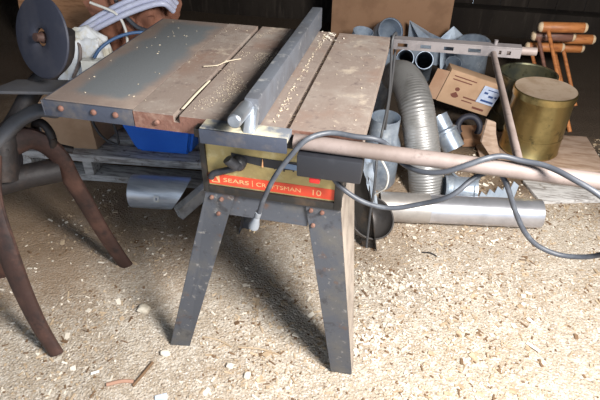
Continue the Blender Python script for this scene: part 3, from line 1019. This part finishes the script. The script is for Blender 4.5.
# plywood sheet leaning at the rear left
b = B()
b.obox((-2.05, 2.35, 0.0), (1.15, 0.10, 0), (0, 0.03, 0), (0.0, 0.22, 1.05), 0.004)
tag(obj('plywood_sheet', b, 'plank_brown'), 'brown sheet leaning upright behind the brown bag', 'sheet')

# ------------------------------------------------------------------ right: big carton behind
big = thing('large_cardboard_box', 'large brown cardboard box standing behind the saw', 'cardboard box', (0.63, 3.1, 0))
b = B()
b.obox((0.215, 2.90, 0.0), (0.865, 0.06, 0), (-0.03, 0.42, 0), (0.0, 0.02, 0.74), 0.006)
bigbody = obj('body', b, 'cardboard_dull', big)
b = B()
u = V((0.865, 0.06, 0)).normalized()
for k in range(11):
    if k == 4:
        obj('faded_print', b, 'ink_pale', bigbody, smooth=0)
        b = B()
        continue
    oo = V((0.215, 2.90, 0.0))+u*(0.33+k*0.026)+V((0, 0.013, 0.462))+V((0.001, -0.0035, 0))
    b.obox(oo, u*0.016, V((0, 0.0008, 0.038)), V((0, -0.0006, 0)))
obj('faded_print', b, 'ink_pale', bigbody, smooth=0)

# ------------------------------------------------------------------ ducts
ld = thing('long_duct', 'long shiny silver duct pipe lying on the dirt right of the saw', 'duct', (1.14, 0.92, 0))
pa, pb = V((0.80, 0.872, 0.062)), V((1.478, 0.985, 0.062))
dd = (pb-pa).normalized()
b = B()
b.pipe([pa+dd*0.20, pb], 0.0625, 0.002, 40)
obj('pipe', b, 'bright_duct', ld)
b = B()
b.pipe([pa, pa+dd*0.20, pa+dd*0.214], [0.0655, 0.0655, 0.0645], 0.002, 40)
tag(obj('sleeve', b, 'dusty_duct', ld), 'duller grey sleeve')
# flexible corrugated duct
path = spline([(1.005, 1.12, -0.004), (0.985, 1.15, 0.09), (0.958, 1.20, 0.18), (0.930, 1.24, 0.27), (0.900, 1.29, 0.35), (0.862, 1.38, 0.400), (0.82, 1.48, 0.410), (0.785, 1.60, 0.37)], 40)
b = B()
L = 0
rs = []
for i, p in enumerate(path):
    if i: L += (p-path[i-1]).length
    rs.append(0.080+0.0011*math.sin(L*2*math.pi/0.012))
b.pipe(path, rs, 0.004, 36)
tag(obj('flexible_duct', b, 'flex'), 'bent corrugated flexible silver duct standing on end', 'duct')
def duct(name, pts, r, m, label, ribs=(), n=32):
    t = thing(name, label, 'duct', (V(pts[0])+V(pts[-1]))/2*1.0)
    t.location.z = min(V(p).z for p in pts)
    b = B()
    b.pipe(pts, r, 0.003, n)
    obj('pipe', b, m, t)
    for c, ax, rr, w in ribs:
        b = B()
        b.lathe([(rr-0.004, -w/2), (rr, -w/4), (rr, w/4), (rr-0.004, w/2), (rr-0.004, -w/2)], c, ax, n)
        obj('collar', b, m, t)
    return t
def along(a, c, r, name, label, m='galv'):
    a, c = V(a), V(c)
    d = (c-a).normalized()
    return duct(name, [a, c], r, m, label, [(a+d*0.012, d, r+0.004, 0.02)])
for xa, lab in ((0.808, 'left'), (0.917, 'right')):
    pts = spline([(xa, 1.975, 0.330), (xa+0.008, 2.22, 0.235), (xa+0.014, 2.42, 0.14), (xa+0.016, 2.52, 0.05), (xa+0.016, 2.54, 0.0)], 4)
    duct('short_duct', pts, 0.050, 'galv', lab+' of two open round ducts side by side behind flexible duct', [(pts[0]+(pts[1]-pts[0])*0.25, pts[1]-pts[0], 0.054, 0.02)])['group'] = 'open round ducts side by side'
# elbow with open mouth
pts = spline([(0.60, 2.75, 0.0), (0.605, 2.74, 0.12), (0.63, 2.70, 0.22), (0.675, 2.63, 0.27)], 5)
e = duct('duct_elbow', pts, 0.088, 'galv_dull', 'galvanised elbow duct opening towards the large brown box', [(pts[-1], pts[-1]-pts[-2], 0.093, 0.03)])
b = B()
b.pipe(spline([(0.47, 2.56, 0.0), (0.48, 2.55, 0.15), (0.50, 2.53, 0.29)], 4), 0.07, 0.003, 30)
tag(obj('straight_duct', b, 'galv_dull'), 'blue-grey duct standing behind the right table corner, left of the elbow', 'duct')
# loose elbows and cans under the rear rail
along((0.735, 1.70, 0.41), (0.66, 1.78, 0.06), 0.062, 'leaning_duct', 'upright galvanised duct just behind the right table edge')
b = B()
b.lathe([(0.03, 0), (0.075, 0.0), (0.085, 0.02), (0.085, 0.22), (0.066, 0.27), (0.066, 0.36), (0.063, 0.36), (0.063, 0.27), (0.082, 0.22), (0.082, 0.02), (0.03, 0.003), (0.03, 0)], (0.765, 1.16, 0.0), (0.02, -0.05, 1), 36)
tag(obj('duct_reducer', b, 'galv'), 'pale upright galvanised reducer behind the right table edge, half hidden', 'duct')
# fittings right of flexible duct
b = B()
b.lathe([(0.058, 0), (0.058, 0.09), (0.064, 0.095), (0.064, 0.105), (0.050, 0.115), (0.050, 0.19), (0.047, 0.19), (0.047, 0.115), (0.054, 0.09), (0.054, 0), (0.058, 0)], (1.125, 1.48, 0.055), (-0.5, 0.35, 0.65), 32)
tag(obj('stepped_coupling', b, 'galv'), 'stepped galvanised coupling right of the flexible duct', 'duct')
b = B()
b.lathe([(0.075, 0), (0.082, 0.004), (0.082, 0.05), (0.075, 0.055), (0.070, 0.05), (0.070, 0.004), (0.075, 0)], (1.175, 1.30, 0.010), (0.1, -0.25, 1), 36)
tag(obj('duct_ring', b, 'galv'), 'flat galvanised ring on the floor before the stepped coupling', 'duct')
b = B()
b.lathe([(0.058, 0), (0.062, 0.006), (0.058, 0.012), (0.062, 0.03), (0.058, 0.036), (0.058, 0.12), (0.064, 0.126), (0.064, 0.14), (0.058, 0.14), (0.055, 0.12), (0.055, 0), (0.058, 0)], (1.075, 1.085, 0.062), (1, 0.12, 0), 36)
tag(obj('ribbed_coupling', b, 'galv'), 'ribbed galvanised coupling lying behind the long silver duct', 'duct')
# toothed strip
b = B()
o_, e_ = V((1.225, 1.062, 0.0)), V((1.400, 1.165, 0.0))
tl_, tr_ = V((1.232, 1.085, 0.055)), V((1.412, 1.195, 0.082))
poly = [o_, e_]
for k in range(5, 0, -1):
    a_ = tl_+(tr_-tl_)*(k/5)
    c_ = tl_+(tr_-tl_)*((k-0.75)/5)
    poly += [a_-V((0, 0.006, 0.018)), c_+V((0, 0.003, 0.010))]
poly.append(tl_-V((0, 0.006, 0.018)))
b.prism(poly, V((0.0015, -0.0025, 0.0005)))
tag(obj('toothed_strip', b, 'galv_dull', smooth=0), 'grey saw-toothed metal strip leaning behind the long silver duct', 'metal strip')
# bent sheet scraps
b = B()
b.prism([(0.80, 2.86, -0.004), (1.07, 2.80, -0.004), (1.055, 2.76, 0.20), (0.93, 2.80, 0.235), (0.79, 2.83, 0.295)], (0.002, 0.004, 0))
b.prism([(0.79, 2.83, 0.295), (0.93, 2.80, 0.235), (0.985, 2.70, 0.200), (0.87, 2.72, 0.215)], (0.0, 0.003, 0.003))
tag(obj('bent_sheet', b, 'galv_dull', smooth=0), 'folded sheet metal scrap with a pointed tip before the large brown box', 'sheet metal')
b = B()
b.prism([(1.05, 2.72, -0.004), (1.20, 2.76, -0.004), (1.205, 2.82, 0.20), (1.095, 2.80, 0.290), (1.02, 2.78, 0.21)], (0.001, 0.004, 0))
tag(obj('sheet_scrap', b, 'galv_dull', smooth=0), 'square-cornered grey sheet metal scrap left of the wide upright collar', 'sheet metal')
b = B()
b.lathe([(0.101, 0.27), (0.112, 0.27), (0.112, 0.255), (0.105, 0.25), (0.105, 0.0), (0.101, 0.0), (0.101, 0.27)], (1.235, 2.56, 0.02), (-0.08, -0.22, 1), 40)
tag(obj('upright_collar', b, 'galv', smooth=30), 'wide open galvanised collar standing behind the slotted rear rail', 'duct')
b = B()
b.pipe([(1.10, 2.25, 0.23), (1.085, 2.32, 0.12), (1.09, 2.38, 0.05)], 0.05, 0.003, 28)
tag(obj('crumpled_duct', b, 'galv'), 'small galvanised duct wedged behind the printed carton', 'duct')

# ------------------------------------------------------------------ printed carton
A, Bv, C_ = V((1.012, 1.846, 0.152)), V((1.312, 1.90, 0.060)), V((1.068, 1.853, 0.339))
u = (Bv-A); vv = C_-A
uh = u.normalized(); vh = (vv-uh*vv.dot(uh)).normalized(); nh = uh.cross(vh)
if nh.y > 0: nh = -nh
wid, hei, dep = u.length, vv.length, 0.09
ca = thing('printed_carton', 'tilted tan carton with brown print among the ducts', 'cardboard box', (A+Bv)/2)
b = B()
b.obox(A, uh*wid, vh*hei, -nh*dep, 0.003)
body = obj('body', b, 'cardboard_light', ca)
b = B()
b.obox(A+vh*hei*0.02-uh*0.004, -uh*0.075-vh*0.0+nh*0.015, vh*hei*0.9, -nh*0.003)
obj('flap', b, 'cardboard', ca, smooth=0)
b = B()
f0 = A+nh*0.0006
for row, (t0, t1) in enumerate(((0.10, 0.52), (0.10, 0.46))):
    b.obox(f0+uh*wid*t0+vh*hei*(0.84-0.10*row), uh*wid*(t1-t0), vh*0.006, nh*0.0006)
b.obox(f0+uh*wid*0.42+vh*hei*0.32, uh*wid*0.26, vh*0.008, nh*0.0006)
b.obox(f0+uh*wid*0.42+vh*hei*0.22, uh*wid*0.20, vh*0.006, nh*0.0006)
b.obox(f0+uh*wid*0.66+vh*hei*0.10, uh*wid*0.22, vh*0.012, nh*0.0006)
cc = f0+uh*wid*0.26+vh*hei*0.36
b.prism([cc+uh*0.026*math.cos(t)+vh*0.024*math.sin(t) for t in [math.radians(200+k*20) for k in range(8)]]+[cc+vh*0.012], nh*0.0006)
b.prism([cc+vh*0.028+uh*0.014*math.cos(t)+vh*0.012*math.sin(t) for t in [math.radians(k*40) for k in range(9)]], nh*0.0006)
obj('print', b, 'ink_brown', body, smooth=0)
# card on it
b = B()
g0 = A+uh*wid*0.66+vh*hei*0.34+nh*0.004
b.obox(g0, uh*0.105, vh*0.105+nh*0.01, nh*0.002)
card = obj('paper_card', b, 'paper_blue', smooth=0)
tag(card, 'pale blue printed card resting on the tan carton', 'card')
b = B()
g1 = g0+nh*0.0022
vq = (vh*0.105+nh*0.01).normalized()
for x, y, w, h in ((0.02, 0.012, 0.075, 0.012), (0.018, 0.06, 0.022, 0.012), (0.05, 0.045, 0.028, 0.012), (0.085, 0.05, 0.014, 0.010), (0.03, 0.085, 0.06, 0.005)):
    b.obox(g1+uh*x+vq*y, uh*w, vq*h, nh*0.0006)
obj('print', b, 'ink_blue', card, smooth=0)

# ------------------------------------------------------------------ tins on their board
b = B()
b.obox((1.27, 1.44, -0.002), (0.62, 0.08, 0), (-0.03, 0.36, 0), (0, 0, 0.016), 0.003)
tag(obj('floor_board', b, 'board_wood'), 'pale board lying on the dirt under the brass tin', 'board')
def tin(loc, r, h, m, label, lid):
    t = thing('metal_tin', label, 'tin', loc)
    o = V(loc)
    b = B()
    pr = [(0, 0), (r, 0), (r+0.003, 0.004), (r+0.003, 0.010), (r, 0.014), (r, h*0.30), (r+0.002, h*0.305), (r, h*0.31), (r, h-0.004), (r+0.003, h)]
    if not lid:
        pr += [(r-0.004, h), (r-0.004, 0.01), (0, 0.01)]
    else:
        pr += [(0, h)]
    b.lathe(pr, o, (0, 0, 1), 48)
    obj('body', b, m, t)
    if lid:
        b = B()
        b.lathe([(r+0.006, h-0.028), (r+0.006, h+0.004), (r+0.001, h+0.008), (r-0.006, h+0.006), (0, h+0.004), (0, h+0.001), (r+0.0035, h+0.001), (r+0.0035, h-0.028), (r+0.006, h-0.028)], o, (0, 0, 1), 48)
        tag(obj('lid', b, ['lid_dusty', 'brass'], t), 'dusty lid with brass rim')
        me = t.children[-1].data
        for p in me.polygons:
            c = p.center
            if math.hypot(c.x, c.y) > r-0.002 and True:
                p.material_index = 1
    else:
        b = B()
        b.lathe([(r-0.002, h-0.002), (r+0.007, h+0.001), (r+0.007, h+0.009), (r-0.004, h+0.010), (r-0.006, h+0.002), (r-0.002, h-0.002)], o, (0, 0, 1), 48)
        obj('rim', b, m, t)
    return t
tin((1.520, 1.655, 0.022), 0.146, 0.330, 'brass', 'brass coloured tin with a dusty lid at the right edge', True)
tin((1.490, 1.985, -0.004), 0.150, 0.305, 'olive_tin', 'open olive coloured tin behind the lidded brass tin', False)
# cardboard flap / brown bracket left of the tin
b = B()
b.prism([(1.255, 1.50, 0.10), (1.262, 1.53, 0.215), (1.305, 1.53, 0.205), (1.315, 1.51, 0.155), (1.335, 1.49, 0.10), (1.372, 1.465, 0.016), (1.335, 1.46, 0.016)], (-0.006, 0.012, 0))
tag(obj('wood_offcut', b, 'board_wood', smooth=0), 'jagged tan wood offcut leaning left of the brass tin', 'wood')
b = B()
b.obox((1.18, 1.62, -0.004), (0.16, 0.04, 0), (-0.03, 0.16, 0), (0, 0, 0.05), 0.004)
tag(obj('cardboard_scrap', b, 'cardboard_dull'), 'small brown cardboard piece left of the wood offcut', 'cardboard')
b = B()
b.obox((1.52, 1.16, -0.006), (0.34, 0.10, 0), (-0.06, 0.17, 0), (0, 0, 0.018), 0.003)
tag(obj('dark_board', b, 'pallet'), 'weathered grey board half buried at the right edge', 'board')

b = B()
ct = V((1.205, 1.725, 0.068))
b.tube([ct+V((0.058*math.cos(t*math.pi/16), 0.03*math.sin(t*math.pi/16), 0.05*math.sin(t*math.pi/16))) for t in range(33)], 0.017, 12, False)
tag(obj('rubber_ring', b, 'wheel_navy'), 'dark blue-grey ring on the floor under the tan printed carton', 'ring')
# ------------------------------------------------------------------ wooden mallets
def mallet(e, hlen, foot, m, label, at=0.3):
    e, foot = V(e), V(foot)
    t = thing('wooden_mallet', label, 'mallet', foot, 'wooden mallets behind the tins')
    b = B()
    a = V((1, 0.10, 0.03)).normalized()
    b.lathe([(0, 0.006), (0.026, 0.006), (0.031, 0.012), (0.031, hlen-0.012), (0.026, hlen-0.006), (0, hlen-0.006)], e, a, 20)
    hd = obj('head', b, m, t)
    for s, q in ((0.0, 1), (hlen, -1)):
        b = B()
        b.lathe([(0, -0.012*q), (0.02, -0.009*q), (0.029, 0.0), (0.031, 0.022*q), (0.0312, 0.022*q), (0, 0.022*q)], e+a*s, a, 20)
        obj('end_cap', b, 'mallet_end', hd)
    b = B()
    b.cyl(e+a*hlen*at+V((0, -0.02, -0.012)), foot, 0.0115, 12)
    obj('handle', b, m, t)
mallet((1.569, 2.40, 0.443), 0.26, (1.790, 1.95, -0.004), 'mallet_wood', 'highest orange wooden mallet behind the tins, its handle in front', 0.18)
mallet((1.558, 2.475, 0.366), 0.24, (1.740, 2.15, -0.004), 'mallet_dark', 'dull brown wooden mallet, second of the mallets behind the tins', 0.14)
mallet((1.554, 2.55, 0.272), 0.22, (1.700, 2.28, -0.004), 'mallet_wood', 'orange wooden mallet nearest the open tin, left of the other mallets', 0.12)
mallet((1.735, 2.61, 0.318), 0.22, (1.890, 2.33, -0.004), 'mallet_wood', 'orange wooden mallet just right of the dull brown one', 0.12)
mallet((1.730, 2.69, 0.235), 0.20, (1.850, 2.45, -0.004), 'mallet_wood', 'lowest orange wooden mallet, at the right above the lidded tin', 0.12)

# ------------------------------------------------------------------ bowl behind the rear leg
b = B()
ax = V((0.30, -0.42, 0.80)).normalized()
R_ = 0.092
pr = [(0, 0), (0.03, 0.001)]
for k in range(1, 9):
    t = k/8
    pr.append((0.03+(R_-0.03)*math.sin(t*math.pi/2), 0.001+0.075*(1-math.cos(t*math.pi/2))))
pr += [(R_+0.004, 0.078), (R_+0.004, 0.081), (R_-0.002, 0.081)]
for k in range(7, -1, -1):
    t = k/8
    pr.append((0.027+(R_-0.03)*math.sin(t*math.pi/2), 0.005+0.075*(1-math.cos(t*math.pi/2))))
pr += [(0, 0.004)]
b.lathe(pr, (0.756, 0.765, 0.036), ax, 44)
tag(obj('metal_bowl', b, 'bowl_grey', smooth=60), 'dark grey metal bowl tipped on the dirt behind the rear right leg', 'bowl')

# ------------------------------------------------------------------ floor litter
b = B()
cnt = 0
while cnt < 9500:
    x = random.uniform(-1.5, 2.3)
    y = -0.5+3.1*random.random()**1.4
    dens = 0.5+0.8*noise.noise(V((x*3, y*3, 9)))+0.25*(x-0.6)-0.35*max(0, y-0.5-0.5*x)
    if random.random() > dens or y > 1.9: continue
    if -1.0 < x < 0.1 and 0.8 < y < 1.5: continue
    s = random.random()
    l = random.uniform(.004, .012) if s < .8 else random.uniform(.012, .03)
    w = random.uniform(.003, .007) if s < .95 else random.uniform(.008, .018)
    r = random.random()
    mi = 0 if r < .55 else (1 if r < .78 else 2)
    flake(b, (x, y, fz(x, y)+0.001), l, w, random.uniform(.001, .0035), random.uniform(0, 6.3), random.uniform(-.25, .25), mi)
    cnt += 1
for cx, cy, sx, sy, n in ((0.88, 0.47, 0.10, 0.06, 260), (0.86, 0.20, 0.07, 0.05, 200), (1.10, 0.55, 0.14, 0.06, 160), (1.25, 0.85, 0.12, 0.03, 60)):
    for k in range(n):
        x, y = random.gauss(cx, sx), random.gauss(cy, sy)
        flake(b, (x, y, fz(x, y)+0.001), random.uniform(.004, .016), random.uniform(.003, .008), random.uniform(.001, .003), random.uniform(0, 6.3), random.uniform(-.3, .3), 1 if random.random() < .8 else 2)
tag(obj('wood_chips', b, ['chip_tan', 'chip_pale', 'chip_dark'], loc=(0.5, 0.8, 0), smooth=0), 'wood chips and shavings strewn over the dirt floor', 'wood chips', kind='stuff')

def stone(p, r, m, label, name='stone', cat='stone', s=1.0):
    b = B()
    b.bm.free(); b.bm = blob((p[0], p[1], fz(p[0], p[1])+r[2]*0.55), r, 0.18, 1.6, s, 3)
    tag(obj(name, b, m, smooth=50), label, cat)
stone((0.045, 0.135), (0.022, 0.018, 0.014), 'stone', 'pale round stone on the dirt between the machine and front left leg', s=2)
stone((0.42, -0.02), (0.012, 0.010, 0.008), 'chip_pale', 'small white pebble between the two front saw legs, nearest the camera', 'pebble', 'pebble', 5)
stone((0.485, -0.04), (0.010, 0.013, 0.008), 'chip_pale', 'small white pebble close left of the front right foot', 'pebble', 'pebble', 6)
stone((0.20, -0.025), (0.016, 0.011, 0.010), 'chip_pale', 'tan pebble beside the front left foot', 'pebble', 'pebble', 8)
stone((0.835, 0.82), (0.013, 0.011, 0.009), 'red_scrap', 'tiny red scrap on the dirt beside the metal bowl', 'plastic_scrap', 'scrap', 8)
def scrap(p, a, w, l, m, label, name='paper_scrap', cat='paper'):
    b = B()
    c, s = math.cos(a), math.sin(a)
    z = fz(*p)+0.004
    b.obox((p[0], p[1], z), (c*l, s*l, 0.004), (-s*w, c*w, 0.002), (0, 0, 0.0015))
    tag(obj(name, b, m, smooth=0), label, cat)
scrap((0.245, -0.195), 0.45, 0.022, 0.036, 'paper_blue', 'pale blue paper scrap on the dirt in front of the left foot')
scrap((0.005, -0.150), 0.5, 0.007, 0.026, 'paper_white', 'white paper scrap on the dirt in front of the machine')
scrap((1.36, 0.30), -0.7, 0.010, 0.05, 'chip_pale', 'pale wood sliver on the bright dirt at right', 'wood_splinter', 'wood splinter')
def stick(a, c, r, m, label):
    b = B()
    a, c = V((a[0], a[1], fz(*a)+r)), V((c[0], c[1], fz(*c)+r))
    mid = (a+c)/2+V((0.004, 0.006, 0.003))
    b.tube(spline([a, mid, c], 6), r, 8)
    tag(obj('twig', b, m), label, 'twig')
stick((0.155, -0.16), (0.175, -0.065), 0.005, 'chip_dark', 'grey upright twig on the dirt left of the blue paper scrap')
stick((0.075, -0.175), (0.150, -0.145), 0.006, 'twig', 'reddish twig lying left of the blue paper scrap')
stick((1.00, 0.69), (1.06, 0.68), 0.003, 'cast_dark', 'dark twig on the dirt before the long silver duct')
stick((0.29, 0.07), (0.40, 0.055), 0.0025, 'chip_tan', 'thin straw between the front legs, left one')
stick((0.42, 0.06), (0.56, 0.065), 0.0025, 'chip_tan', 'thin straw between the front legs, right one')
